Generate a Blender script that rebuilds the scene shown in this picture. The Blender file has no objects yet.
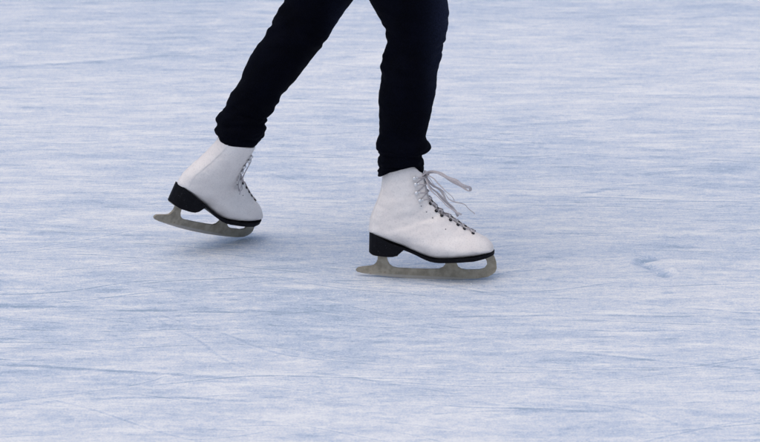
import bpy, bmesh, math, random
from mathutils import Vector, Matrix, Euler, noise
random.seed(7)
R = math.radians
sc = bpy.context.scene
C = sc.collection

# ------------------------------------------------------------------ camera
CAM = Vector((0, -6.46, 1.6)); PITCH = R(13.25); FX = 3260.0
cd = bpy.data.cameras.new('camera'); cam = bpy.data.objects.new('camera', cd); C.objects.link(cam)
cam.location = CAM; cam.rotation_euler = (R(90) - PITCH, 0, 0)
cd.lens = 36 * FX / 760; cd.sensor_width = 36; cd.clip_end = 2000
cd.dof.use_dof = True; cd.dof.focus_distance = 6.55; cd.dof.aperture_fstop = 12
sc.camera = cam
F = Vector((0, math.cos(PITCH), -math.sin(PITCH))); U = Vector((0, math.sin(PITCH), math.cos(PITCH))); RT = Vector((1, 0, 0))

def ray(px, py):
    return F + RT * ((px - 380) / FX) + U * ((221 - py) / FX)
def on_ice(px, py, z=0.0):
    d = ray(px, py); return CAM + d * ((z - CAM.z) / d.z)
def at(px, py, Y):
    d = ray(px, py); return CAM + d * ((Y - CAM.y) / d.y)
def proj(p):
    v = p - CAM; w = v.dot(F)
    return 380 + FX * v.dot(RT) / w, 221 - FX * v.dot(U) / w

# ------------------------------------------------------------------ helpers
def obj(name, bm, mat, parent=None, smooth=True):
    me = bpy.data.meshes.new(name)
    bmesh.ops.recalc_face_normals(bm, faces=bm.faces)
    for f in bm.faces: f.smooth = smooth
    bm.to_mesh(me); bm.free()
    if mat: me.materials.append(mat)
    o = bpy.data.objects.new(name, me); C.objects.link(o)
    if parent: o.parent = parent
    return o

def cr(pts, n):
    """Catmull-Rom through a list of tuples, n samples per span."""
    out = []
    m = len(pts)
    for i in range(m - 1):
        p0 = pts[max(i - 1, 0)]; p1 = pts[i]; p2 = pts[i + 1]; p3 = pts[min(i + 2, m - 1)]
        for k in range(n):
            t = k / n
            out.append(tuple(0.5 * ((2 * b) + (-a + c) * t + (2 * a - 5 * b + 4 * c - d) * t * t + (-a + 3 * b - 3 * c + d) * t ** 3)
                             for a, b, c, d in zip(p0, p1, p2, p3)))
    out.append(tuple(pts[-1]))
    return out

def loft(bm, rings, cap0=False, cap1=False):
    vs = [[bm.verts.new(p) for p in r] for r in rings]
    n = len(rings[0])
    for a, b in zip(vs, vs[1:]):
        for i in range(n):
            j = (i + 1) % n
            bm.faces.new((a[i], a[j], b[j], b[i]))
    if cap0: bm.faces.new(vs[0][::-1])
    if cap1: bm.faces.new(vs[-1])
    return vs

def ribbon(bm, pts, w, th, side=None, n=5, seg=8, taper=0.0, wob=0.0, twist=0.0):
    """flat lace along a smooth path: elliptical section w wide, th thick."""
    pts = cr([tuple(p) for p in pts], n)
    P = [Vector(p) for p in pts]
    rings = []
    side = Vector(side) if side is not None else Vector((0, 1, 0))
    m = len(P)
    for i, p in enumerate(P):
        t = (P[min(i + 1, m - 1)] - P[max(i - 1, 0)]).normalized()
        s = side - t * side.dot(t)
        if s.length < 1e-4: s = t.orthogonal()
        s.normalize(); q = t.cross(s)
        if twist: s = Matrix.Rotation(twist * noise.noise(p * 22 + Vector((3, 1, 7))) * 2, 3, t) @ s; q = t.cross(s)
        k = 1 - taper * (i / (m - 1)) ** 2
        if wob: p = p + noise.noise_vector(p * 45) * wob * sm(0, .15, i / (m - 1))
        rings.append([p + s * (w / 2 * k * math.cos(a)) + q * (th / 2 * math.sin(a))
                      for a in [2 * math.pi * j / seg for j in range(seg)]])
    loft(bm, rings, True, True)

def sm(a, b, x):
    t = min(1, max(0, (x - a) / (b - a))); return t * t * (3 - 2 * t)

# ------------------------------------------------------------------ materials
def material(name):
    m = bpy.data.materials.new(name); m.use_nodes = True
    nt = m.node_tree; nt.nodes.clear()
    out = nt.nodes.new('ShaderNodeOutputMaterial'); b = nt.nodes.new('ShaderNodeBsdfPrincipled')
    nt.links.new(b.outputs[0], out.inputs[0])
    return m, nt, b

class G:
    """small node-graph helper"""
    def __init__(s, nt):
        s.nt = nt; s.co = nt.nodes.new('ShaderNodeTexCoord').outputs['Object']
    def plug(s, v, sock):
        if hasattr(v, 'is_output'): s.nt.links.new(v, sock)
        else: sock.default_value = v
    def mapping(s, co, rot=0, scale=(1, 1, 1), loc=(0, 0, 0)):
        n = s.nt.nodes.new('ShaderNodeMapping')
        n.inputs['Rotation'].default_value = (0, 0, rot); n.inputs['Scale'].default_value = scale; n.inputs['Location'].default_value = loc
        s.nt.links.new(co, n.inputs[0]); return n.outputs[0]
    def noise(s, co, scale=1, detail=2, rough=.5, dist=0, col=False):
        n = s.nt.nodes.new('ShaderNodeTexNoise')
        n.inputs['Scale'].default_value = scale; n.inputs['Detail'].default_value = detail
        n.inputs['Roughness'].default_value = rough; n.inputs['Distortion'].default_value = dist
        s.nt.links.new(co, n.inputs['Vector']); return n.outputs['Color' if col else 'Fac']
    def rng(s, v, a, b, c=0, d=1, smooth=True):
        n = s.nt.nodes.new('ShaderNodeMapRange'); n.interpolation_type = 'SMOOTHSTEP' if smooth else 'LINEAR'
        s.plug(v, n.inputs['Value'])
        for k, x in zip(('From Min', 'From Max', 'To Min', 'To Max'), (a, b, c, d)): n.inputs[k].default_value = x
        return n.outputs[0]
    def m(s, op, a, b=0, c=None):
        n = s.nt.nodes.new('ShaderNodeMath'); n.operation = op
        s.plug(a, n.inputs[0]); s.plug(b, n.inputs[1])
        if c is not None: s.plug(c, n.inputs[2])
        return n.outputs[0]
    def mix(s, f, a, b):
        n = s.nt.nodes.new('ShaderNodeMix'); n.data_type = 'RGBA'
        s.plug(f, n.inputs[0]); s.plug(a, n.inputs[6]); s.plug(b, n.inputs[7]); return n.outputs[2]
    def vadd(s, a, b, k):
        n = s.nt.nodes.new('ShaderNodeVectorMath'); n.operation = 'MULTIPLY_ADD'
        s.plug(b, n.inputs[0]); n.inputs[1].default_value = k; s.plug(a, n.inputs[2]); return n.outputs[0]
    def bump(s, h, strength, dist, bsdf, nrm=None):
        n = s.nt.nodes.new('ShaderNodeBump'); n.inputs['Strength'].default_value = strength; n.inputs['Distance'].default_value = dist
        s.plug(h, n.inputs['Height']); s.nt.links.new(n.outputs[0], bsdf.inputs['Normal'])
    def attr(s, name):
        n = s.nt.nodes.new('ShaderNodeAttribute'); n.attribute_name = name; return n.outputs['Fac']

TRACKS = [((-120, 300), (90, 308), (275, 312), .024, .42), ((60, 311), (170, 311), (272, 314), .009, .5), ((-120, 362), (110, 371), (252, 381), .013, .5),
          ((545, 350), (650, 360), (860, 380), .010, .5), ((395, 281), (470, 290), (535, 302), .010, .45), ((-100, 70), (90, 62), (190, 53), .028, .45),
          ((560, 197), (600, 191), (655, 183), .022, .4), ((430, 318), (560, 315), (820, 325), .010, .4), ((610, 300), (700, 309), (860, 318), .010, .4),
          ((470, 402), (560, 411), (640, 409), .012, .4), ((-100, 222), (40, 232), (160, 236), .016, .4), ((300, 372), (380, 382), (470, 398), .008, .45),
          ((560, 92), (660, 96), (860, 94), .03, .35), ((20, 405), (140, 398), (260, 402), .010, .4), ((500, 128), (600, 120), (720, 122), .024, .3)]
def ice_material():
    m, nt, b = material('scratched_ice'); g = G(nt)
    warp = g.noise(g.co, 0.8, 3, .5, col=True)
    co = g.vadd(g.co, warp, (0.5, 0.22, 0))
    # broad patches of frost and of clearer blue ice
    big = g.noise(g.mapping(co, R(4), (.6, .9, 1), (3.1, 5.7, 0)), 1.0, 4, .55)
    mid = g.noise(g.mapping(co, R(-7), (2.6, 5, 1), (1.3, 9.2, 0)), 1.0, 6, .66)
    # frost scuffed by many blades, most of them travelling along the rink
    layers = [(R(-4), 5, 18, .30), (R(16), 6, 24, .26), (R(-23), 7, 27, .24), (R(40), 10, 32, .20), (R(-46), 10, 32, .18), (R(4), 16, 52, .20)]
    streak = None
    for i, (a, sx, sy, w) in enumerate(layers):
        cl = co if streak is None else g.vadd(co, streak, (1e-8, 1e-8, 1e-8))
        n = g.noise(g.mapping(cl, a, (sx, sy, 1), (i * 7.3, i * 3.9, 0)), 1.0, 4, .72)
        v = g.m('MULTIPLY', g.m('SUBTRACT', n, .5), w * 3.1)
        streak = v if streak is None else g.m('ADD', streak, v)
    fine = g.noise(g.mapping(g.co, R(2), (62, 85, 1)), 1.0, 5, .85)
    grain = g.noise(g.mapping(g.co, 0, (260, 210, 1)), 1.0, 2, .7)
    # blade cuts: families of gently curving lines; every line is broken into runs of its own
    cuts = None; light = None
    w1 = g.noise(g.mapping(g.co, 0, (1.2, 1.2, 1), (8, 1, 0)), 1.0, 2, .32); w2 = g.noise(g.mapping(g.co, 0, (1.1, 1.1, 1), (2, 14, 0)), 1.0, 2, .32)
    for i, (a, per, wd, k, ln, th) in enumerate([(R(-6), 9, .036, .95, .9, .535), (R(11), 8, .032, .95, 1.1, .54), (R(-24), 8, .032, .6, 1.3, .55), (R(31), 7, .030, .5, 1.5, .56),
                                                  (R(-40), 6, .026, .3, 1.8, .57), (R(45), 5, .024, .32, 2., .57), (R(2), 14, .06, .8, 1.2, .54), (R(-14), 17, .05, .65, 2.4, .54), (R(20), 16, .05, .65, 2.2, .54)]):
        # reading the layers one after the other keeps the shader's stack small
        cl = g.co if cuts is None else g.vadd(g.co, g.m('ADD', cuts, light), (1e-8, 1e-8, 1e-8))
        mp = g.mapping(cl, a, (1, 1, 1), (i * 1.37 + 2, i * 2.1, 0))
        sp = nt.nodes.new('ShaderNodeSeparateXYZ'); nt.links.new(mp, sp.inputs[0])
        v = g.m('ADD', g.m('MULTIPLY', sp.outputs[1], per), g.m('MULTIPLY', (w1, w2)[i % 2], per * .55))
        idx = g.m('FLOOR', v)
        d = g.m('ABSOLUTE', g.m('SUBTRACT', g.m('FRACT', v), .5))
        cb = nt.nodes.new('ShaderNodeCombineXYZ')
        nt.links.new(g.m('MULTIPLY', sp.outputs[0], ln), cb.inputs[0]); nt.links.new(g.m('MULTIPLY', idx, 3.77), cb.inputs[1]); cb.inputs[2].default_value = i * 2.3
        r = g.noise(cb.outputs[0], 1.0, 3, .55)
        msk = g.rng(r, th, th + .10)
        line = g.m('MULTIPLY', g.m('MULTIPLY', g.rng(d, wd * .3, wd, 1, 0), msk), k)
        edge = g.m('MULTIPLY', g.m('MULTIPLY', g.rng(g.m('ABSOLUTE', g.m('SUBTRACT', d, wd * 1.7)), 0, wd, 1, 0), msk), k)
        cuts = line if cuts is None else g.m('MAXIMUM', cuts, line)
        light = edge if light is None else g.m('MAXIMUM', light, edge)
    # dark clear flecks
    fl = g.noise(g.mapping(g.vadd(co, cuts, (1e-8, 1e-8, 1e-8)), R(-2), (9, 34, 1), (4, 4, 0)), 1.0, 5, .74)
    fleck = g.rng(fl, .575, .70)
    frost = g.m('ADD', g.m('MULTIPLY', g.rng(big, .3, .7), .26), g.m('MULTIPLY', g.rng(mid, .26, .74), .30))
    frost = g.m('ADD', frost, .32)
    frost = g.m('ADD', frost, streak)
    frost = g.m('ADD', frost, g.m('MULTIPLY', g.m('SUBTRACT', fine, .5), 1.7))
    frost = g.m('ADD', frost, g.m('MULTIPLY', g.m('SUBTRACT', grain, .5), 1.3))
    frost = g.m('ADD', frost, g.m('MULTIPLY', light, .22))
    frost = g.m('SUBTRACT', frost, g.m('MULTIPLY', cuts, .50))
    frost = g.m('SUBTRACT', frost, g.m('MULTIPLY', fleck, .46))
    # the longest single blade tracks on the rink: gentle arcs in the ice plane
    sep = nt.nodes.new('ShaderNodeSeparateXYZ'); nt.links.new(g.co, sep.inputs[0])
    X, Yc = sep.outputs[0], sep.outputs[1]
    wob = g.m('MULTIPLY', g.m('SUBTRACT', g.noise(g.mapping(g.co, 0, (5, 5, 1)), 1.0, 3, .6), .5), .03)
    brk = g.rng(g.noise(g.mapping(g.co, 0, (9, 40, 1), (3, 2, 0)), 1.0, 5, .7), .36, .6)
    for q0, q1, q2, wd, k in TRACKS:
        (x0, y0), (x1, y1), (x2, y2) = [tuple(on_ice(*q))[:2] for q in (q0, q1, q2)]
        sep = nt.nodes.new('ShaderNodeSeparateXYZ'); nt.links.new(g.vadd(g.co, frost, (1e-8, 1e-8, 1e-8)), sep.inputs[0])
        X, Yc = sep.outputs[0], sep.outputs[1]
        # quadratic through three points
        d01 = (y1 - y0) / (x1 - x0); d12 = (y2 - y1) / (x2 - x1); c2 = (d12 - d01) / (x2 - x0)
        yy = g.m('ADD', g.m('MULTIPLY', g.m('SUBTRACT', X, x0), d01), y0)
        yy = g.m('ADD', yy, g.m('MULTIPLY', g.m('MULTIPLY', g.m('SUBTRACT', X, x0), g.m('SUBTRACT', X, x1)), c2))
        dd = g.m('SUBTRACT', g.m('ADD', Yc, wob), yy); da = g.m('ABSOLUTE', dd)
        ln = g.rng(da, wd * .2, wd, 1, 0)
        rim = g.rng(g.m('ABSOLUTE', g.m('SUBTRACT', dd, wd * 1.5)), 0, wd, 1, 0)
        run = g.m('MULTIPLY', g.rng(X, x0 - .06, x0 + .10), g.rng(X, x2 - .12, x2 + .06, 1, 0))
        run = g.m('MULTIPLY', run, brk)
        frost = g.m('SUBTRACT', frost, g.m('MULTIPLY', g.m('MULTIPLY', ln, run), k))
        frost = g.m('ADD', frost, g.m('MULTIPLY', g.m('MULTIPLY', rim, run), k * .35))
    clear = g.attr('bare')
    frost = g.m('SUBTRACT', frost, g.m('MULTIPLY', clear, .75))
    pale = g.attr('snow')
    frost = g.m('ADD', frost, g.m('MULTIPLY', pale, .5))
    r = nt.nodes.new('ShaderNodeValToRGB'); e = r.color_ramp.elements
    e[0].position = -0.0; e[0].color = (.33, .43, .545, 1)
    e[1].position = 1.0; e[1].color = (.83, .845, .845, 1)
    for p, c in ((.28, (.47, .555, .685, 1)), (.55, (.617, .672, .75, 1)), (.78, (.735, .757, .79, 1))):
        k = e.new(p); k.color = c
    nt.links.new(frost, r.inputs[0])
    nt.links.new(r.outputs[0], b.inputs['Base Color'])
    nt.links.new(g.rng(frost, .2, .9, .5, .8), b.inputs['Roughness'])
    b.inputs['Specular IOR Level'].default_value = .22
    h = g.m('ADD', g.m('MULTIPLY', frost, 1.0), g.m('MULTIPLY', grain, .5))
    g.bump(h, .35, .004, b)
    return m

def leather_material():
    m, nt, b = material('white_leather'); g = G(nt)
    n1 = g.noise(g.co, 24, 4, .6); n2 = g.noise(g.co, 330, 3, .7); n3 = g.noise(g.mapping(g.co, 0, (1, 1, 2.2)), 70, 5, .7)
    col = g.mix(g.rng(n1, .35, .75), (.785, .735, .70, 1), (.84, .80, .765, 1))
    col = g.mix(g.m('MULTIPLY', g.rng(n3, .62, .78), .38), col, (.44, .42, .42, 1))
    col = g.mix(g.m('MULTIPLY', g.rng(n2, .5, .68), .30), col, (.45, .44, .44, 1))
    col = g.mix(g.m('MULTIPLY', g.attr('scuff'), .55), col, (.34, .32, .31, 1))
    nt.links.new(col, b.inputs['Base Color'])
    b.inputs['Roughness'].default_value = .55; b.inputs['Specular IOR Level'].default_value = .3
    g.bump(g.m('ADD', g.m('MULTIPLY', n2, .5), g.m('MULTIPLY', n1, 1.2)), .45, .0025, b)
    return m

def denim_material(name='dark_denim', c0=(.0006, .0008, .0022), c1=(.0017, .0022, .0066)):
    m, nt, b = material(name); g = G(nt)
    n1 = g.noise(g.co, 18, 4, .6); n2 = g.noise(g.mapping(g.co, 0, (1, 1, .35)), 700, 2, .6)
    f = g.m('ADD', g.m('MULTIPLY', g.rng(n1, .35, .7), .5), g.m('MULTIPLY', g.rng(n2, .4, .65), .6))
    col = g.mix(f, (*c0, 1), (*c1, 1))
    col = g.mix(g.m('MULTIPLY', g.attr('highlight'), g.rng(n2, .35, .65, .4, 1)), col, (.020, .026, .056, 1))  # mixes the painted knee highlight into the denim colour
    nt.links.new(col, b.inputs['Base Color'])
    b.inputs['Roughness'].default_value = .9; b.inputs['Specular IOR Level'].default_value = .05
    b.inputs['Sheen Weight'].default_value = .006; b.inputs['Sheen Roughness'].default_value = .5
    b.inputs['Sheen Tint'].default_value = (.5, .6, 1, 1)
    g.bump(g.m('ADD', n2, g.m('MULTIPLY', n1, .6)), .5, .003, b)
    return m

def blade_material():
    m, nt, b = material('dull_steel'); g = G(nt)
    n1 = g.noise(g.co, 55, 5, .65); n2 = g.noise(g.mapping(g.co, 0, (60, 60, 500)), 1.0, 3, .6); n3 = g.noise(g.co, 320, 3, .6)
    col = g.mix(g.rng(n1, .3, .72), (.23, .205, .155, 1), (.39, .35, .275, 1))
    col = g.mix(g.m('MULTIPLY', g.rng(n1, .60, .72), .55), col, (.14, .095, .065, 1))
    col = g.mix(g.m('MULTIPLY', g.rng(n3, .58, .72), .35), col, (.38, .37, .36, 1))
    sep = nt.nodes.new('ShaderNodeSeparateXYZ'); nt.links.new(g.co, sep.inputs[0])
    edge = g.rng(g.m('ADD', sep.outputs[2], g.m('MULTIPLY', n1, .004)), .006, .0095, 1, 0)
    col = g.mix(g.m('MULTIPLY', edge, .6), col, (.44, .42, .40, 1))
    nt.links.new(col, b.inputs['Base Color'])
    b.inputs['Metallic'].default_value = .25
    nt.links.new(g.rng(n2, .3, .7, .42, .62), b.inputs['Roughness'])
    g.bump(n3, .2, .001, b)
    return m

def plain(name, col, rough=.6, metal=0, spec=.3, var=.35, scale=60, bump=.2):
    m, nt, b = material(name); g = G(nt)
    n = g.noise(g.co, scale, 4, .6)
    d = tuple(c * (1 - var) for c in col)
    nt.links.new(g.mix(g.rng(n, .3, .7), (*d, 1), (*col, 1)), b.inputs['Base Color'])
    if name == 'black_heel':
        nt.links.new(g.mix(g.m('MULTIPLY', g.rng(g.noise(g.co, 500, 2, .6), .66, .74), .5), g.mix(g.rng(n, .3, .7), (*d, 1), (*col, 1)), (.12, .13, .15, 1)), b.inputs['Base Color'])
    b.inputs['Roughness'].default_value = rough; b.inputs['Metallic'].default_value = metal; b.inputs['Specular IOR Level'].default_value = spec
    g.bump(n, bump, .002, b)
    return m

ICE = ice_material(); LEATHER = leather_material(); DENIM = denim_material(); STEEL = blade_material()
BLACK = plain('black_heel', (.0035, .0035, .006), .6, spec=.12, scale=150)
LACE = plain('grey_white_lace', (.56, .52, .53), .85, scale=900, var=.3, spec=.15)
TONGUE = plain('tongue_felt', (.30, .28, .28), .85, scale=200, spec=.15)
METAL = plain('nickel', (.80, .80, .80), .3, metal=.7, scale=300, var=.15)
ENAMEL = plain('black_eyelet', (.012, .012, .016), .45, scale=300)
PERF = plain('grey_stitch_hole', (.22, .21, .22), .8, scale=300)
SKIN = plain('skin', (.52, .33, .25), .5, scale=30, var=.12)
JACKET = plain('dark_jacket', (.018, .02, .028), .85, scale=120)
HAIR = plain('brown_hair', (.06, .035, .02), .6, scale=200)

# ------------------------------------------------------------------ the ice
def ice_sheet():
    bm = bmesh.new()
    bare = bm.verts.layers.float.new('bare'); snow = bm.verts.layers.float.new('snow')
    x0, x1, nx = -1.6, 1.6, 200; y0, y1, ny = -1.7, 4.3, 300
    scuffs = []
    def dent(px, py, rx, ry, rot, dep, b, s=0): scuffs.append((on_ice(px, py), rx, ry, rot, dep, b, s))
    dent(642, 260.5, .022, .050, R(-35), .006, .7)
    dent(652, 257, .030, .030, R(0), .003, .3)
    dent(648, 267, .012, .050, R(28), .004, .55)
    dent(664, 275.5, .016, .024, R(25), .005, .6)
    dent(654, 264.5, .026, .035, R(20), -.003, 0, .25)
    dent(672, 270.5, .012, .020, R(0), -.005, 0, .55)
    dent(632, 260, .022, .05, R(0), -.003, 0, .3)
    dent(690, 262, .07, .04, R(0), -.002, 0, .4)
    dent(165, 379, .012, .02, R(0), -.006, 0, .9)
    xs = [-1.6 + 3.2 * i / nx for i in range(nx + 1)]; ys = [-1.7 + 6.0 * j / ny for j in range(ny + 1)]
    # extra rows and columns round the gouge
    gx = on_ice(655, 266)
    xs = sorted(xs + [gx.x - .1 + .004 * i + .0011 for i in range(50)])
    ys = sorted(ys + [gx.y - .22 + .006 * i + .0013 for i in range(74)])
    FARX = [-300, -60, -20, -8, -3.5]; FARY = [-60, -20, -8, -3.5]
    xs = FARX + xs + [3.5, 8, 20, 60, 300]; ys = FARY + ys + [7, 12, 30, 100, 600]
    rows = []
    for y in ys:
        row = []
        for x in xs:
            inside = sm(1.6, 1.4, abs(x)) * sm(-1.7, -1.5, y) * sm(4.3, 4.0, y)
            z = 0
            b = s = 0
            if inside > 0:
                z += .0016 * noise.noise((x * 2.2, y * 9, 0)) + .0007 * noise.noise((x * 6, y * 28, 3))
                for c, rx, ry, rot, dep, bb, ss in scuffs:
                    dx, dy = x - c.x, y - c.y
                    if abs(dx) > .2 or abs(dy) > .25: continue
                    u = dx * math.cos(rot) + dy * math.sin(rot); v = -dx * math.sin(rot) + dy * math.cos(rot)
                    q = (u / rx) ** 2 + (v / ry) ** 2
                    q *= 1 + .7 * noise.noise((x * 90, y * 60, 1.7))
                    k = math.exp(-q * 1.4)
                    z -= dep * k; b += bb * k; s += ss * k
                z *= inside
            v = bm.verts.new((x, y, z)); v[bare] = min(1, b); v[snow] = min(1, s)
            row.append(v)
        rows.append(row)
    for a, b in zip(rows, rows[1:]):
        for i in range(len(xs) - 1):
            bm.faces.new((a[i], a[i + 1], b[i + 1], b[i]))
    o = obj('ice', bm, ICE); o['kind'] = 'structure'
    o['label'] = 'pale blue outdoor ice rink surface scuffed with white streaks and skate cuts'
    return o
ice = ice_sheet()

def ice_crumbs():
    bm = bmesh.new()
    def crumb(p, r):
        q = [Vector((1, 0, 0)), Vector((-.4, .9, 0)), Vector((-.5, -.8, 0)), Vector((0, 0, .9))]
        a = random.random() * 6.3; M = Matrix.Rotation(a, 3, 'Z')
        v = [bm.verts.new(p + M @ (k * r * random.uniform(.6, 1.2))) for k in q]
        for f in ((0, 1, 3), (1, 2, 3), (2, 0, 3), (0, 2, 1)): bm.faces.new([v[i] for i in f])
    for i in range(2600):
        px, py = random.uniform(-60, 820), random.uniform(-20, 470)
        p = on_ice(px, py)
        if noise.noise((p.x * 1.4, p.y * 4, 8)) < -.05: continue
        crumb(p, .0008 + .0016 * random.random() ** 4)
    for cx, cy, s, n in ((668, 269, 9, 14), (655, 264, 12, 10), (440, 281, 60, 60), (335, 292, 14, 20), (165, 379, 8, 8), (250, 239, 14, 20)):
        for i in range(n):
            crumb(on_ice(random.gauss(cx, s), random.gauss(cy, s * .22)), random.uniform(.001, .0026))
    o = obj('ice_crumbs', bm, plain('snow_crumb', (.86, .87, .9), .8, var=.05), smooth=False)
    o['kind'] = 'stuff'; o['label'] = 'tiny white crumbs of shaved ice lying on the rink'
ice_crumbs()

# ------------------------------------------------------------------ skates
def P2(x, y):
    return ((x - 78) / 2191, (240 - y) / 2191 / .97 + .05 * (x - 430) / 2191)
def P1(x, y):
    return P2(x * 1.4165, y * 1.4165 - 335.3)

RINGS = [  # back/sole point, front/instep point, half width, roundness
    ((131, 60), (243, 50), .0355, 2.2), ((131.5, 72), (250, 62), .0360, 2.2), ((131, 100), (259, 92), .0350, 2.2), ((127, 130), (265, 118), .0345, 2.2),
    ((118, 160), (271, 142), .0345, 2.2), ((106, 190), (281, 164), .0345, 2.15), ((97, 215), (297, 181), .0340, 2.1),
    ((94, 240), (313, 193), .0340, 2.1), ((95, 260), (328, 203), .0345, 2.2), ((120, 271), (340, 212), .0370, 2.7),
    ((155, 284), (352, 221), .0375, 2.8), ((200, 300), (366, 231), .038, 2.9), ((240, 318), (380, 241), .0395, 3.0),
    ((280, 332), (394, 250), .0425, 3.0), ((330, 337), (410, 259), .0440, 3.0), ((380, 334), (426, 266), .0435, 3.0),
    ((420, 330), (443, 274), .0400, 2.8), ((450, 326), (459, 284), .0330, 2.6), ((470, 322), (472, 297), .0220, 2.4), ((478, 318), (478, 310), .0060, 2.2)]
SPAN = 6; SEG = 96
flat = []
for a, b, w, n in RINGS:
    ax, az = P1(*a); bx, bz = P1(*b); flat.append((ax, az, bx, bz, w, n))
SM = cr(flat, SPAN)

def boot_pt(s, t):
    """s ring position (float), t angle: 0 = back/sole, pi = front."""
    i = min(int(s), len(SM) - 2); f = s - i
    ax, az, bx, bz, w, n = [p + (q - p) * f for p, q in zip(SM[i], SM[i + 1])]
    c = math.cos(t); sn = math.sin(t)
    e = 2 / n
    cc = math.copysign(abs(c) ** e, c); ss = math.copysign(abs(sn) ** e, sn)
    u = (1 - cc) / 2
    k = s / (len(SM) - 1)
    narrow = 1 - .34 * sm(.22, .45, k) * sm(.3, 1, u) - .05 * sm(.4, 1, u)
    y = w * ss * narrow
    return Vector((ax + (bx - ax) * u, y, az + (bz - az) * u)), Vector((ax - bx, 0, az - bz)).normalized(), u

def boot_surface(s, t):
    p, back, u = boot_pt(s, t)
    k = s / (len(SM) - 1)
    # open front: tongue sits in a shallow channel
    open_ = sm(.74, .66, k)
    if u > .5: p += back * (.0055 * sm(.0095, .0065, abs(p.y)) * open_)
    # soft creases round the ankle, instep and ball
    if 0 < k:
        cz = .0013 * noise.noise((p.x * 40, p.y * 25, p.z * 60)) + .0010 * noise.noise((p.x * 90, p.y * 60, p.z * 110 + 4))
        out = Vector((0, p.y, 0)).normalized() if abs(p.y) > 1e-5 else Vector((0, 0, 0))
        ank = math.exp(-((k - .24) / .10) ** 2); ball = math.exp(-((k - .68) / .07) ** 2) * sm(.3, .8, u)
        cz -= .0013 * (ank + ball) * sm(.25, .0, abs(noise.noise((p.x * 22 + p.z * 26, p.y * 10, p.z * 40 - p.x * 22))))
        p += out * cz * sm(.0, .15, k)
    return p

def find(x1, y1, sgn=-1, tmin=.45):
    """surface point of the boot whose side-view position is (x1,y1); returns point, normal"""
    tx, tz = P1(x1, y1); best = None
    S = len(SM) - 1
    for i in range(int(S * 1.0)):
        for j in range(70):
            t = math.pi * (tmin + (1 - tmin) * j / 70)
            p = boot_pt(i, t)[0]; d = (p.x - tx) ** 2 + (p.z - tz) ** 2
            if best is None or d < best[0]: best = (d, i, t)
    d, s, t = best
    return surf(s, t, sgn)

def surf(s, t, sgn=-1):
    e = .03
    p = boot_pt(s, t)[0]
    a = boot_pt(s, t + e)[0] - boot_pt(s, t - e)[0]; b = boot_pt(min(s + .5, len(SM) - 1.01), t)[0] - boot_pt(max(s - .5, 0), t)[0]
    n = a.cross(b).normalized()
    if n.y < 0: n = -n
    p = Vector((p.x, p.y * sgn, p.z)); n = Vector((n.x, n.y * sgn, n.z))
    return p, n

def disc(bm, p, n, r, h, seg=14, hole=0.0):
    M = n.to_track_quat('Z', 'Y').to_matrix()
    def ring(rr, z): return [p + M @ Vector((rr * math.cos(a), rr * math.sin(a), z)) for a in [2 * math.pi * k / seg for k in range(seg)]]
    if hole: loft(bm, [ring(r, -.001), ring(r, h * .6), ring(r * .86, h), ring(hole, h), ring(hole, -.001)])
    else: loft(bm, [ring(r, -.001), ring(r, h * .5), ring(r * .7, h)], False, True)

def knob(bm, p, n, r, seg=14):
    M = n.to_track_quat('Z', 'Y').to_matrix(); rings = []
    for rr, z in ((.5, -.001), (.5, .5), (.75, .7), (1, 1.0), (1, 1.25), (.75, 1.6), (.3, 1.75)):
        rings.append([p + M @ Vector((rr * r * math.cos(a), rr * r * math.sin(a), z * r)) for a in [2 * math.pi * k / seg for k in range(seg)]])
    loft(bm, rings, False, True)

def boot_bm():
    bm = bmesh.new(); L = bm.verts.layers.float.new('scuff')
    S = len(SM) - 1; rings = []
    for i in range(S + 1):
        rings.append([boot_surface(i, 2 * math.pi * j / SEG) for j in range(SEG)])
    inner = []
    for r in rings[0:14:2]:
        c = sum(r, Vector()) / SEG
        inner.append([c + (p - c) * .93 + Vector((0, 0, -.0005)) for p in r])
    vs = loft(bm, inner[::-1] + [[p + Vector((0, 0, .002)) for p in [c2 + (q - c2) * .965 for q in rings[0] for c2 in [sum(rings[0], Vector()) / SEG]]]] + rings, False, True)
    for v in bm.verts:
        p = v.co
        zb = P1(p.x * 1546 + 55, 0)
        low = 0
        for i in range(54, S, 1):
            if abs(SM[i][0] - p.x) < .004: low = max(low, sm(.030, .002, p.z - SM[i][1]))
        mid = sm(.06, .11, p.x) * sm(.20, .14, p.x)
        v[L] = low * (.35 + .65 * mid) * (.55 + .9 * max(0, noise.noise((p.x * 45, p.y * 20, p.z * 60)) + .35))
        v[L] += .35 * sm(.22, .27, p.x) * max(0, noise.noise((p.x * 60, p.y * 60, p.z * 60)))
    return bm

HEEL_TOP = [(135, 35), (180, 52), (230, 75), (262, 88), (288, 98)]
def plan(x2):
    """half width of the sole at side-view station x2"""
    pts = [(132, .003), (136, .009), (145, .016), (165, .0225), (200, .0275), (250, .0285), (300, .0275), (350, .029), (400, .034), (450, .040), (500, .043), (550, .0435), (600, .040), (640, .032), (662, .023), (674, .013), (681, .004)]
    for (a, wa), (b, wb) in zip(pts, pts[1:]):
        if a <= x2 <= b: return wa + (wb - wa) * (x2 - a) / (b - a)
    return pts[0][1] if x2 < 132 else pts[-1][1]
def lin(pts, x):
    if x <= pts[0][0]: return pts[0][1]
    for (a, wa), (b, wb) in zip(pts, pts[1:]):
        if a <= x <= b: return wa + (wb - wa) * (x - a) / (b - a)
    return pts[-1][1]

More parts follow.
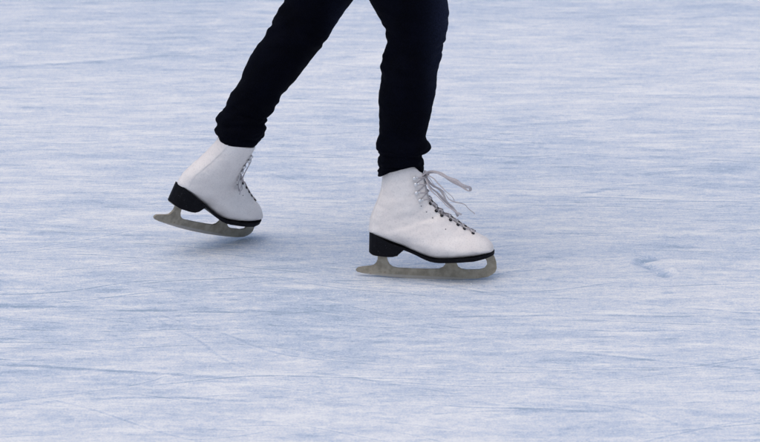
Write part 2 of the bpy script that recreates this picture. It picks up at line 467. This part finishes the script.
def slab(stations, top, bot, taper=0.0, extra=.0012):
    bm = bmesh.new(); rings = []
    for x in stations:
        w = plan(x) + extra
        xt, zt = P2(x, lin(top, x)); xb, zb = P2(x, lin(bot, x))
        wb = w * (1 - taper); r = .0012
        rings.append([Vector((xt, -w, zt)), Vector((xt, w, zt)), Vector((xb, w * .25 + wb * .75, zb + r)), Vector((xb, wb - r, zb)),
                      Vector((xb, -wb + r, zb)), Vector((xb, -w * .25 - wb * .75, zb + r))])
    loft(bm, rings, True, True)
    return bm
def heel_bm():
    st = [133, 134.5, 137, 141, 147, 156, 168, 185, 205, 225, 245, 262, 274, 282, 287, 289.5]
    return slab(st, [(x, y - 4) for x, y in HEEL_TOP], [(132, 117), (140, 123), (160, 128), (235, 133), (250, 131), (264, 125), (278, 113), (290, 103)], .06)
def sole_bm():
    st = [255, 270, 290, 310, 330, 350, 370, 390, 410, 430, 450, 480, 510, 540, 570, 600, 625, 645, 658, 667, 673, 677, 680]
    return slab(st, [(250, 80), (290, 92), (330, 106), (370, 122), (400, 132), (430, 136), (500, 134), (600, 128), (650, 121), (680, 115)],
                [(250, 95), (290, 101), (320, 112), (350, 125), (380, 139), (410, 148), (440, 152), (520, 149), (600, 145), (640, 139), (681, 130)], .02, .0022)

BLADE = [(76, 200), (79, 193), (86, 188), (110, 184), (140, 181), (155, 177), (165, 167), (171, 152), (170, 124), (214, 124), (212, 148), (216, 162), (224, 175),
         (238, 185), (260, 190), (320, 193), (400, 195), (440, 194), (458, 187), (468, 174), (473, 148), (516, 148), (516, 168), (524, 185), (538, 194), (560, 198),
         (618, 197), (640, 190), (651, 174), (648, 158), (640, 146), (640, 134), (674, 130), (682, 143), (690, 165), (693, 192), (688, 207), (676, 218), (655, 229),
         (610, 236), (540, 239.5), (430, 240.5), (330, 237), (250, 231), (170, 222), (110, 214), (84, 208)]
def blade_bm():
    bm = bmesh.new(); T = .0022
    def side(y, ins=0):
        return [bm.verts.new((x, y, z)) for x, z in [P2(*q) for q in BLADE]]
    a = side(-T); b = side(T)
    bm.faces.new(a); bm.faces.new(b[::-1])
    n = len(a)
    for i in range(n):
        j = (i + 1) % n; bm.faces.new((a[i], b[i], b[j], a[j]))
    bm.normal_update()
    bmesh.ops.triangulate(bm, faces=[f for f in bm.faces if len(f.verts) > 4], quad_method='FIXED', ngon_method='EAR_CLIP')
    # mounting plates screwed under heel and sole
    def plate(x0, x1, pts, w, th):
        rings = []
        for k in range(9):
            x = x0 + (x1 - x0) * k / 8; y = lin(pts, x); ww = w * (1 - .25 * abs(k - 4) / 4)
            px, pz = P2(x, y)
            rings.append([Vector((px, -ww, pz + .0015)), Vector((px, ww, pz + .0015)), Vector((px, ww, pz - th)), Vector((px, -ww, pz - th))])
        loft(bm, rings, True, True)
    plate(150, 262, [(140, 123), (160, 128), (235, 133), (262, 130)], .020, .0015)
    plate(440, 660, [(440, 152), (520, 149), (600, 145), (640, 139), (681, 130)], .022, .0015)
    return bm

def tongue_bm():
    bm = bmesh.new(); rings = []
    S = int((len(SM) - 1) * .68)
    for i in range(-2, S + 1, 2):
        ax, az, bx, bz, w, n = SM[max(i, 0)]
        d = Vector((bx - ax, 0, bz - az)).normalized(); b = Vector((bx, 0, bz)) - d * .0036
        if i < 0: b += Vector((-.001, 0, .008))
        ring = []
        for y, off in ((-.0115, -.004), (-.008, -.0012), (0, 0), (.008, -.0012), (.0115, -.004), (.0, -.006)):
            q = b + d * off; ring.append(Vector((q.x, y, q.z)))
        rings.append(ring)
    loft(bm, rings, True, True)
    return bm

def stay_bm():
    """leather strip sewn up the back of the boot"""
    bm = bmesh.new(); rows = []
    for i in range(0, 49):
        row = []
        for j in range(-8, 9):
            t = j / 8 * (.50 + .12 * sm(30, 48, i))
            p = boot_surface(i, t % (2 * math.pi)); q = boot_pt(i, t)[0]
            nrm = surf(max(i, 1), abs(t) + .001, 1 if t >= 0 else -1)[1]
            row.append(p + nrm * (.0013 if abs(j) < 8 else -.0008))
        rows.append([bm.verts.new(p) for p in row])
    for a, b in zip(rows, rows[1:]):
        for i in range(len(a) - 1): bm.faces.new((a[i], a[i + 1], b[i + 1], b[i]))
    return bm

EYE = [(285, 171), (307, 196), (326, 212), (345, 228), (364, 241), (387, 253), (412, 267)]
PERFS = [(256, 174), (272, 194), (291, 213), (309, 229), (332, 244)]
HOOK = [(230, 87), (234, 109), (238, 133), (248, 156)]

# locate the lacing on the surface once
def by_offset(x1, y1, off):
    """point of the boot front at centre-line station nearest (x1,y1), off metres to the side"""
    tx, tz = P1(x1, y1); S = len(SM) - 1
    s = min(range(S), key=lambda i: (SM[i][2] - tx) ** 2 + (SM[i][3] - tz) ** 2)
    t = math.pi
    while t > math.pi * .5 and boot_pt(s, t)[0].y < off: t -= .004
    return surf(s, t, -1)
EYE_S = [by_offset(x, y, .0115) for x, y in EYE]
HOOK_S = [find(x, y) for x, y in HOOK]
PERF_S = [find(x, y) for x, y in PERFS]
def mir(p): return Vector((p.x, -p.y, p.z))

def lace_bm():
    bm = bmesh.new()
    st = [h for h, n in HOOK_S] + [e for e, n in EYE_S]
    nr = [n for h, n in HOOK_S] + [n for e, n in EYE_S]
    S = len(SM) - 1
    for k in range(len(st) - 1, 0, -1):
        for sg in (-1, 1):
            a = st[k] + nr[k] * .0015; b = st[k - 1] + nr[k - 1] * (.004 if k <= 4 else .0015)
            if sg > 0: a = mir(a)
            else: b = mir(b)
            if sg > 0: pass
            mid = (a + b) / 2
            # lift the middle over the front edge of the boot
            i = min(range(S), key=lambda q: (SM[q][2] - mid.x) ** 2 + (SM[q][3] - mid.z) ** 2)
            d = Vector((SM[i][2] - SM[i][0], 0, SM[i][3] - SM[i][1])).normalized()
            top = Vector((SM[i][2], 0, SM[i][3])) + d * (.0016 + (.0012 if sg > 0 else 0))
            q1 = Vector((top.x * .8 + a.x * .2, a.y * .5, top.z * .8 + a.z * .2)); q2 = Vector((top.x * .8 + b.x * .2, b.y * .5, top.z * .8 + b.z * .2))
            ribbon(bm, [a, q1, top, q2, b], .0028, .0013, side=Vector((.3, 0, 1)), n=4)
    a = EYE_S[-1][0] + EYE_S[-1][1] * .001
    ribbon(bm, [a, Vector((a.x, 0, a.z + .003)), mir(a)], .0045, .0016, side=(1, 0, .3), n=4)
    return bm

def L3(x, y, dy=0):
    x1, y1 = 205.1 + x * .5717, 47.3 + y * .5717
    p = P1(x1, y1); return Vector((p[0], dy, p[1]))
def bow_front_bm():
    bm = bmesh.new()
    k = (98, 62)
    # knot
    kn = L3(100, 62, -.004)
    ribbon(bm, [kn + Vector((-.006, -.006, -.004)), kn + Vector((0, -.004, .002)), kn + Vector((.006, .0, .001)), kn + Vector((.003, .007, -.004))], .007, .005)
    ribbon(bm, [kn + Vector((-.002, .004, -.008)), kn + Vector((.004, 0, 0)), kn + Vector((-.001, -.005, .006))], .006, .004)
    # loop blown out ahead of the ankle
    ribbon(bm, [L3(98, 64, -.004), L3(130, 46, -.012), L3(195, 58, -.020), L3(265, 88, -.026), L3(325, 112, -.030), L3(352, 124, -.026), L3(346, 146, -.020), L3(312, 134, -.016),
                L3(255, 100, -.012), L3(190, 66, -.008), L3(135, 54, -.004), L3(100, 64, 0)], .0060, .0011, side=(.3, .55, .75), wob=.004, twist=1.0)
    # second loop hanging forward and down
    ribbon(bm, [L3(98, 70, .002), L3(112, 120, .010), L3(150, 165, .012), L3(205, 215, .014), L3(262, 278, .014), L3(282, 296, .010), L3(268, 274, .004), L3(215, 200, .0),
                L3(160, 140, -.002), L3(118, 100, -.003), L3(100, 70, -.002)], .0052, .0011, side=(.5, .6, .5), wob=.004, twist=1.0)
    # free ends
    ribbon(bm, [L3(102, 66, -.004), L3(140, 98, -.012), L3(185, 140, -.016), L3(235, 190, -.014), L3(310, 224, -.010), L3(345, 250, -.006), L3(372, 272, -.004)], .0030, .0011, side=(0, .8, .5), wob=.004, twist=.8)
    ribbon(bm, [L3(100, 70, .0), L3(120, 115, -.014), L3(165, 165, -.022), L3(222, 218, -.026), L3(270, 250, -.024), L3(302, 274, -.022)], .0040, .0011, side=(.2, .5, .8), wob=.004, twist=.8)
    ribbon(bm, [L3(102, 64, -.006), L3(150, 84, -.02), L3(205, 120, -.03), L3(240, 165, -.03), L3(262, 195, -.028)], .0030, .0011, side=(.4, .5, .6), wob=.004, twist=.9)
    return bm
def bow_rear_bm():
    bm = bmesh.new()
    c = Vector((P1(254, 84)[0], -.006, P1(254, 84)[1]))
    def q(x1, y1, dy): p = P1(x1, y1); return Vector((p[0], dy, p[1]))
    ribbon(bm, [c + Vector((-.006, -.006, 0)), c + Vector((.002, 0, .003)), c + Vector((.0, .007, -.003))], .008, .006)
    for pts, w in (([(256, 86, -.006), (262, 110, -.022), (262, 145, -.028), (268, 185, -.032), (290, 215, -.036), (294, 226, -.030), (284, 212, -.026), (272, 180, -.022), (268, 140, -.016), (260, 95, -.006)], .0065),
                   ([(258, 86, .004), (270, 110, .014), (280, 145, .018), (290, 175, .020), (300, 182, .014), (290, 165, .010), (276, 120, .006), (260, 90, .002)], .0062),
                   ([(256, 90, -.004), (258, 120, -.026), (258, 160, -.034), (268, 200, -.040), (282, 232, -.044)], .005),
                   ([(258, 90, .002), (272, 130, .004), (284, 168, .002), (300, 200, -.004), (316, 222, -.012)], .005)):
        ribbon(bm, [q(*p) for p in pts], w, .0013, side=(.6, .5, .3))
    return bm

# the person is the top-level thing; the body mesh itself is the root
def make_skate(parent, bow, label):
    boot = obj('ice_skate', boot_bm(), LEATHER, parent)
    boot['label'] = label
    obj('heel', heel_bm(), BLACK, boot, False); obj('sole', sole_bm(), BLACK, boot, False)
    obj('blade', blade_bm(), STEEL, boot, False)
    obj('tongue', tongue_bm(), TONGUE, boot)
    obj('back_stay', stay_bm(), LEATHER, boot)
    obj('lace', lace_bm(), LACE, boot); obj('lace_bow', bow, LACE, boot)
    for sg in (-1, 1):
        f = (lambda v: v) if sg < 0 else mir
        for p, n in EYE_S:
            bm = bmesh.new(); disc(bm, f(p) + f(n) * .0012, f(n), .0034, .0012); obj('eyelet', bm, ENAMEL, boot)
        for p, n in HOOK_S:
            bm = bmesh.new(); knob(bm, f(p), f(n), .0041)
            disc(bm, f(p) + Vector((.007, 0, .001)), f(n), .0022, .0016)
            obj('lace_hook', bm, METAL, boot)
        for p, n in PERF_S:
            bm = bmesh.new(); disc(bm, f(p), f(n), .0012, .0006); obj('rivet', bm, PERF, boot)
    return boot

# ---- placement of the two skates
def place(yaw, pitch, roll, local, world):
    Mx = Euler((roll, pitch, yaw), 'XYZ').to_matrix()
    loc = world - Mx @ local
    return loc, (roll, pitch, yaw)
x, z = P2(430, 240.5)
FRONT = place(R(-7), R(1.2), R(-1), Vector((x, 0, z)), on_ice(436.2, 278.7) + Vector((0, 0, -.0012)))
x, z = P2(655, 229)
REAR = place(R(46), R(18.5), R(17), Vector((x, 0, z)), on_ice(243.2, 236.5, .004))
LEAN = (-.012, -.050)          # the ankle of the pushing foot rolls inward: the shaft leans over the blade
def lean(v):
    h = max(0.0, (v.z - .075) / .145) ** 1.3
    return Vector((v.x + LEAN[0] * h, v.y + LEAN[1] * h, v.z - .006 * h))
def xf(P, v):
    if P is REAR: v = lean(v)
    return P[0] + Euler(P[1], 'XYZ').to_matrix() @ v
def collar(P):
    ax, az = P1(131, 72); bx, bz = P1(250, 62)
    return xf(P, Vector(((ax + bx) / 2, 0, (az + bz) / 2)))
AF, AR = collar(FRONT), collar(REAR)
for nm, P in (('front', FRONT), ('rear', REAR)):
    for lab, q in (('tail', (76, 200)), ('toe', (693, 192)), ('heelback', (133, 35)), ('heelbot', (135, 120)), ('boottip', (679, 112))):
        lx, lz = P2(*q); print(nm, lab, [round(v, 1) for v in proj(xf(P, Vector((lx, 0, lz))))])
    print(nm, 'collar', [round(v, 1) for v in proj(collar(P))], collar(P))

# ------------------------------------------------------------------ body
HIPC = at(353, -172, -.05)
HR, HL = HIPC + Vector((0.0, -.085, -.02)), HIPC + Vector((0, .085, -.02))
KR = at(417, 22, -.155); KL = at(303, 22, .04)
def skin_mesh(name, nodes, edges, mat, parent=None, sub=2):
    me = bpy.data.meshes.new(name); keys = list(nodes)
    me.from_pydata([nodes[k][0] for k in keys], [(keys.index(a), keys.index(b)) for a, b in edges], [])
    o = bpy.data.objects.new(name, me); C.objects.link(o)
    md = o.modifiers.new('skin', 'SKIN'); md.use_smooth_shade = True
    for i, k in enumerate(keys):
        r = nodes[k][1]; r = r if isinstance(r, tuple) else (r, r)
        me.skin_vertices[0].data[i].radius = r
        me.skin_vertices[0].data[i].use_root = (i == 0)
    s = o.modifiers.new('sub', 'SUBSURF'); s.levels = sub; s.render_levels = sub
    dg = bpy.context.evaluated_depsgraph_get(); ev = o.evaluated_get(dg)
    m2 = bpy.data.meshes.new_from_object(ev); m2.name = name
    o.modifiers.clear(); o.data = m2; m2.materials.clear(); m2.materials.append(mat)
    for p in m2.polygons: p.use_smooth = True
    if parent: o.parent = parent
    return o

V = Vector
chest = HIPC + V((.10, 0, .36)); neck = HIPC + V((.14, 0, .53)); head = HIPC + V((.175, 0, .66)); crown = HIPC + V((.185, 0, .74))
N = {'pelvis': (HIPC, (.12, .10)), 'waist': (HIPC + V((.05, 0, .18)), (.10, .085)), 'chest': (chest, (.125, .095)), 'neck0': (HIPC + V((.13, 0, .48)), (.06, .055)),
     'neck': (neck, (.05, .05)), 'jaw': (HIPC + V((.18, 0, .60)), (.06, .07)), 'head': (head, (.074, .09)), 'crown': (crown, (.055, .07)), 'nose': (HIPC + V((.285, 0, .635)), (.012, .012))}
E = [('pelvis', 'waist'), ('waist', 'chest'), ('chest', 'neck0'), ('neck0', 'neck'), ('neck', 'jaw'), ('jaw', 'head'), ('head', 'crown'), ('head', 'nose')]
SH = {'r': at(407, 85, AF.y), 'l': at(270, 72, AR.y * .75 + HL.y * .25)}
AN = [(HR, KR, AF, FRONT, 'r'), (HL, KL, AR, REAR, 'l')]
for h, k, a, P, sfx in AN:
    heel = xf(P, V((P1(128, 235)[0], 0, P1(128, 235)[1]))); ball = xf(P, V((P1(350, 285)[0], 0, P1(350, 285)[1]))); toe = xf(P, V((P1(440, 303)[0], 0, P1(440, 303)[1])))
    ank = xf(P, V((P1(180, 190)[0], 0, P1(180, 190)[1])))
    N['hip' + sfx] = (h, .075); N['knee' + sfx] = (k, .046); N['shin' + sfx] = (SH[sfx], .036); N['ank' + sfx] = (a, .025); N['foot' + sfx] = (ank, .026)
    N['ball' + sfx] = (ball, (.028, .016)); N['toe' + sfx] = (toe, (.02, .009)); N['heel' + sfx] = (heel, .016)
    E += [('pelvis', 'hip' + sfx), ('hip' + sfx, 'knee' + sfx), ('knee' + sfx, 'shin' + sfx), ('shin' + sfx, 'ank' + sfx), ('ank' + sfx, 'foot' + sfx),
          ('foot' + sfx, 'ball' + sfx), ('ball' + sfx, 'toe' + sfx), ('foot' + sfx, 'heel' + sfx)]
ARM = {}
for sg, sfx, el, wr in ((-1, 'r', V((.03, -.30, .20)), V((.20, -.42, .22))), (1, 'l', V((.06, .32, .22)), V((.02, .50, .20)))):
    sh = HIPC + V((.11, sg * .165, .44)); el = HIPC + el; wr = HIPC + wr
    N['sh' + sfx] = (sh, .052); N['el' + sfx] = (el, .038); N['wr' + sfx] = (wr, (.026, .022)); ARM[sfx] = (sh, el, wr)
    E += [('chest', 'sh' + sfx), ('sh' + sfx, 'el' + sfx), ('el' + sfx, 'wr' + sfx)]
    d = (wr - el).normalized(); s = d.cross(V((0, 0, 1))).normalized(); dn = V((0, 0, -1))
    pm = wr + d * .05; N['palm' + sfx] = (pm, (.03, .016)); E.append(('wr' + sfx, 'palm' + sfx))
    for i, (off, ln) in enumerate(((-.03, .062), (-.010, .075), (.010, .070), (.030, .055))):
        b0 = wr + d * .085 + s * off; b1 = b0 + d * ln * .5 + dn * .006; b2 = b0 + d * ln * .95 + dn * .024
        for nme, pt, rr in (('a', b0, .0095), ('b', b1, .0085), ('c', b2, .007)): N[f'f{i}{nme}{sfx}'] = (pt, rr)
        E += [('palm' + sfx, f'f{i}a{sfx}'), (f'f{i}a{sfx}', f'f{i}b{sfx}'), (f'f{i}b{sfx}', f'f{i}c{sfx}')]
    t0 = wr + d * .03 - s * .032; t1 = wr + d * .06 - s * .055 + dn * .01; t2 = wr + d * .085 - s * .06 + dn * .02
    for nme, pt, rr in (('ta', t0, .012), ('tb', t1, .010), ('tc', t2, .008)): N[nme + sfx] = (pt, rr)
    E += [('wr' + sfx, 'ta' + sfx), ('ta' + sfx, 'tb' + sfx), ('tb' + sfx, 'tc' + sfx)]
person = skin_mesh('person', N, E, SKIN)
person['label'] = 'person in tight dark navy jeans gliding on ice in white figure skates'
person['category'] = 'person'

# jacket (above the frame of the photograph)
J = {'c': (HIPC + V((.02, 0, .08)), (.165, .135)), 'w': (HIPC + V((.05, 0, .20)), (.15, .12)), 'ch': (chest, (.16, .13)), 'n': (HIPC + V((.13, 0, .48)), (.075, .07)), 'col': (HIPC + V((.142, 0, .53)), (.066, .062))}
JE = [('c', 'w'), ('w', 'ch'), ('ch', 'n'), ('n', 'col')]
for sfx, (sh, el, wr) in ARM.items():
    J['s' + sfx] = (sh, .07); J['e' + sfx] = (el, .055); J['w' + sfx] = (wr - (wr - el).normalized() * .01, .042)
    JE += [('ch', 's' + sfx), ('s' + sfx, 'e' + sfx), ('e' + sfx, 'w' + sfx)]
skin_mesh('jacket', J, JE, JACKET, person)
Hh = {'a': (crown + V((-.01, 0, .005)), (.07, .085)), 'b': (head + V((-.045, 0, .02)), (.075, .085)), 'c': (neck + V((-.06, 0, .03)), (.06, .05)), 'd': (neck + V((-.09, 0, -.10)), (.05, .03)), 'e': (neck + V((-.10, 0, -.2)), (.02, .015))}
skin_mesh('hair', Hh, [('a', 'b'), ('b', 'c'), ('c', 'd'), ('d', 'e')], HAIR, person)

# ---- jeans
def leg_rings(pairs, Yf, depth=1.0, n=10, seg=96, wrinkle=None, seed=0):
    """pairs of silhouette edge points (px) -> rings; Yf(k) gives the distance of the axis"""
    m = len(pairs); ctr = []
    for i, (lx, ly, rx, ry) in enumerate(pairs):
        Y = Yf(i / (m - 1)); a = at(lx, ly, Y); b = at(rx, ry, Y); ctr.append((*a, *b))
    sp = cr(ctr, n); M = len(sp); rings = []
    for i, q in enumerate(sp):
        a, b = V(q[:3]), V(q[3:]); c = (a + b) / 2; h = (b - a) / 2
        q0, q1 = sp[max(i - 1, 0)], sp[min(i + 1, M - 1)]
        ax = ((V(q1[:3]) + V(q1[3:])) - (V(q0[:3]) + V(q0[3:]))).normalized()
        d = ax.cross(h).normalized() * h.length * depth
        ring = []
        for j in range(seg):
            t = 2 * math.pi * j / seg
            p = h * math.cos(t) + d * math.sin(t)
            off = wrinkle(i / (M - 1), t, c + p, seed) if wrinkle else 0
            ring.append(c + p * (1 + off / h.length))
        rings.append(ring)
    return rings

def folds(k, t, p, seed):
    # k 0 at the hip, 1 at the hem: fine folds everywhere, stronger at the knee and stacked ones above the ankle
    knee = math.exp(-((k - .42) / .12) ** 2); low = sm(.62, 1, k)
    q = (p.x * 10, p.y * 10, p.z * 26 + .8 * math.sin(t * 2 + seed) + seed * 9)
    q2 = (p.x * 26, p.y * 26, p.z * 75 + 1.5 * math.sin(t + seed) + seed * 5)
    q3 = (p.x * 40 + seed, p.y * 40, p.z * 130 + 2.2 * math.sin(t * 1.0 + seed))
    return (.0022 + .0045 * knee + .0045 * low) * noise.noise(q) + (.0014 + .0034 * knee + .0036 * low) * noise.noise(q2) + (.0004 + .0016 * knee + .0014 * low) * noise.noise(q3)

RP = [(300, -190, 405, -215), (312, -140, 405, -168), (343, -60, 430, -85), (362, -15, 443, -25), (370, 2, 448, 0), (379, 16, 449.5, 15), (386, 28, 448, 27), (387.5, 38, 446.5, 38), (387, 47, 441.5, 49),
      (384, 60, 438.5, 62), (381, 72, 436.5, 77), (379.5, 86, 434.5, 92), (379, 105, 431.5, 110), (379, 122, 429, 124), (379, 131, 425.5, 133), (378, 138, 426, 138.5), (377.5, 144, 429.5, 143), (378, 149, 429, 148), (381, 152, 424, 152.5), (384, 153, 420, 153)]
CR_ = [(383, 146, 420, 147), (379, 148.5, 423, 149), (377, 152, 424.5, 153), (377.7, 158, 424, 158), (378, 166, 424, 164), (378, 172, 423.5, 169), (378, 176, 423, 172.5)]
LP = [(296, -215, 402, -200), (302, -176, 400, -154), (290, -85, 378, -66), (292, -28, 360, -12), (287.5, -5, 346, 10), (281, 8, 335, 27), (272, 24, 326, 39.5), (265.5, 34, 322.5, 46.5), (256, 47, 314, 55), (247, 62, 303, 70),
      (239.5, 80, 291, 85), (233, 92, 281.5, 97), (227, 102, 274, 108), (223, 109, 268.5, 117), (222, 114, 264, 121)]
CL_ = [(227, 108, 264, 113), (221.5, 110.5, 266.5, 117), (216.5, 118, 266.5, 122.5), (214.5, 126, 266, 128.5), (215.5, 133, 264.5, 135), (218, 138, 261, 140.5), (219.5, 141.5, 258.5, 144)]
yr = lambda k: HR.y + (AF.y - HR.y) * sm(0, .8, k)
yl = lambda k: HL.y + (AR.y - HL.y) * sm(0, 1, k)
bm = bmesh.new()
loft(bm, leg_rings(RP, yr, .95, wrinkle=folds, seed=1), True, True)
loft(bm, leg_rings(LP, yl, .95, wrinkle=folds, seed=2), True, True)
# seat of the jeans
rings = []
for i in range(25):
    k = i / 24; zz = HIPC.z - .13 + .27 * k
    rx = .145 * math.sin(math.pi * (.18 + .5 * k)) ; ry = .175 * math.sin(math.pi * (.16 + .5 * k))
    cx = HIPC.x + .0 + .03 * (k - .4)
    rings.append([V((cx + rx * math.cos(t), HIPC.y + ry * math.sin(t), zz)) for t in [2 * math.pi * j / 64 for j in range(64)]])
loft(bm, rings, True, True)
FL = bm.verts.layers.float.new('highlight')
for v in bm.verts:      # painted highlight: denim colour made paler over the knee fronts and shin
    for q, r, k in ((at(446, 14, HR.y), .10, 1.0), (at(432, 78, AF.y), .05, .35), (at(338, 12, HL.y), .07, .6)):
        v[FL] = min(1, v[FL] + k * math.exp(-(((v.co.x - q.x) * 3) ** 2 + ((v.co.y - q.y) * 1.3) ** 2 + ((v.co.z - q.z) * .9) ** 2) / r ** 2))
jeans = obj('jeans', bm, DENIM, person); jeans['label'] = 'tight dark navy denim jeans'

def cuff(pairs, Y, seed, lift, parent, label):
    def wr(k, t, p, s):
        crease = -.0042 * math.exp(-((k - .42 - .06 * math.sin(t + s)) / .07) ** 2) - .0026 * math.exp(-((k - .72 + .05 * math.sin(2 * t + s)) / .05) ** 2)
        return crease + .0030 * noise.noise((p.x * 20, p.y * 20, p.z * 60 + s)) + .0024 * noise.noise((p.x * 50, p.y * 50, p.z * 130 + s))
    rings = leg_rings(pairs, lambda k: Y, 1.0, n=8, seg=96, wrinkle=wr, seed=seed)
    M = len(rings)
    for i, r in enumerate(rings):
        w = sm(.55, 1, i / (M - 1))
        for j in range(96):
            t = 2 * math.pi * j / 96
            r[j] = r[j] + V((0, 0, lift(t) * w))
    c = sum(rings[-1], V()) / 96; L = rings[-1]
    ins = [[c + (p - c) * f + V((0, 0, dz)) for p in L] for f, dz in ((.965, -.0008), (.92, .001), (.90, .012), (.88, .03))]
    b = bmesh.new(); loft(b, rings + ins, True, False)
    o = obj('trouser_cuff', b, DENIM, parent); o['label'] = label
    return o
# which angle faces the camera: h points to +X, d = axis x h
def lift_r(t):
    # the hem rides up over the front of the boot on the near side
    return lin([(-1, 0), (-.75, .008), (-.5, .014), (0, .0195), (.45, .0225), (.62, .0215), (.8, .013), (.93, .003), (1, 0)], math.cos(t))
cuff(CR_, AF.y, 3, lift_r, jeans, 'straight rolled hem above the front skate')
cuff(CL_, AR.y, 4, lambda t: 0, jeans, 'bulky rolled hem above the trailing skate')

fs = make_skate(person, bow_front_bm(), 'white figure skate gliding flat on the ice with loose laces blowing forward')
rs = make_skate(person, bow_rear_bm(), 'white figure skate of the trailing foot with lifted heel')
fs.location, fs.rotation_euler = FRONT; rs.location, rs.rotation_euler = REAR
for ob in [rs] + list(rs.children):
    if ob.name.split('.')[0] in ('heel', 'sole', 'blade'): continue
    for v in ob.data.vertices: v.co = lean(v.co)

# ------------------------------------------------------------------ light
w = bpy.data.worlds.new('World'); sc.world = w; w.use_nodes = True
nt = w.node_tree; nt.nodes.clear()
o = nt.nodes.new('ShaderNodeOutputWorld'); bg = nt.nodes.new('ShaderNodeBackground'); sk = nt.nodes.new('ShaderNodeTexSky')
sk.sky_type = 'NISHITA'; sk.sun_disc = False
EL, AZ = R(72), R(205)     # overcast light from high on the left, behind the camera
sk.sun_elevation = EL; sk.sun_rotation = AZ; sk.air_density = 1.0; sk.dust_density = 4.0; sk.ozone_density = 1.0
bg.inputs['Strength'].default_value = .15
nt.links.new(sk.outputs[0], bg.inputs[0]); nt.links.new(bg.outputs[0], o.inputs[0])
ld = bpy.data.lights.new('sun', 'SUN'); lo = bpy.data.objects.new('sun', ld); C.objects.link(lo)
ld.energy = .6; ld.angle = R(90); ld.color = (1, .97, .93)
dirv = V((math.sin(AZ) * math.cos(EL), math.cos(AZ) * math.cos(EL), math.sin(EL)))
lo.rotation_euler = dirv.to_track_quat('Z', 'Y').to_euler(); lo.location = dirv * 20
vs = sc.view_settings
sc.display_settings.display_device = 'sRGB'
vs.view_transform = 'Standard'; vs.look = 'None'; vs.gamma = 1; vs.use_curve_mapping = False; vs.exposure = 0.0
sc.render.engine = 'CYCLES'
sc.cycles.use_denoising = True
sc.cycles.denoising_prefilter = 'NONE'
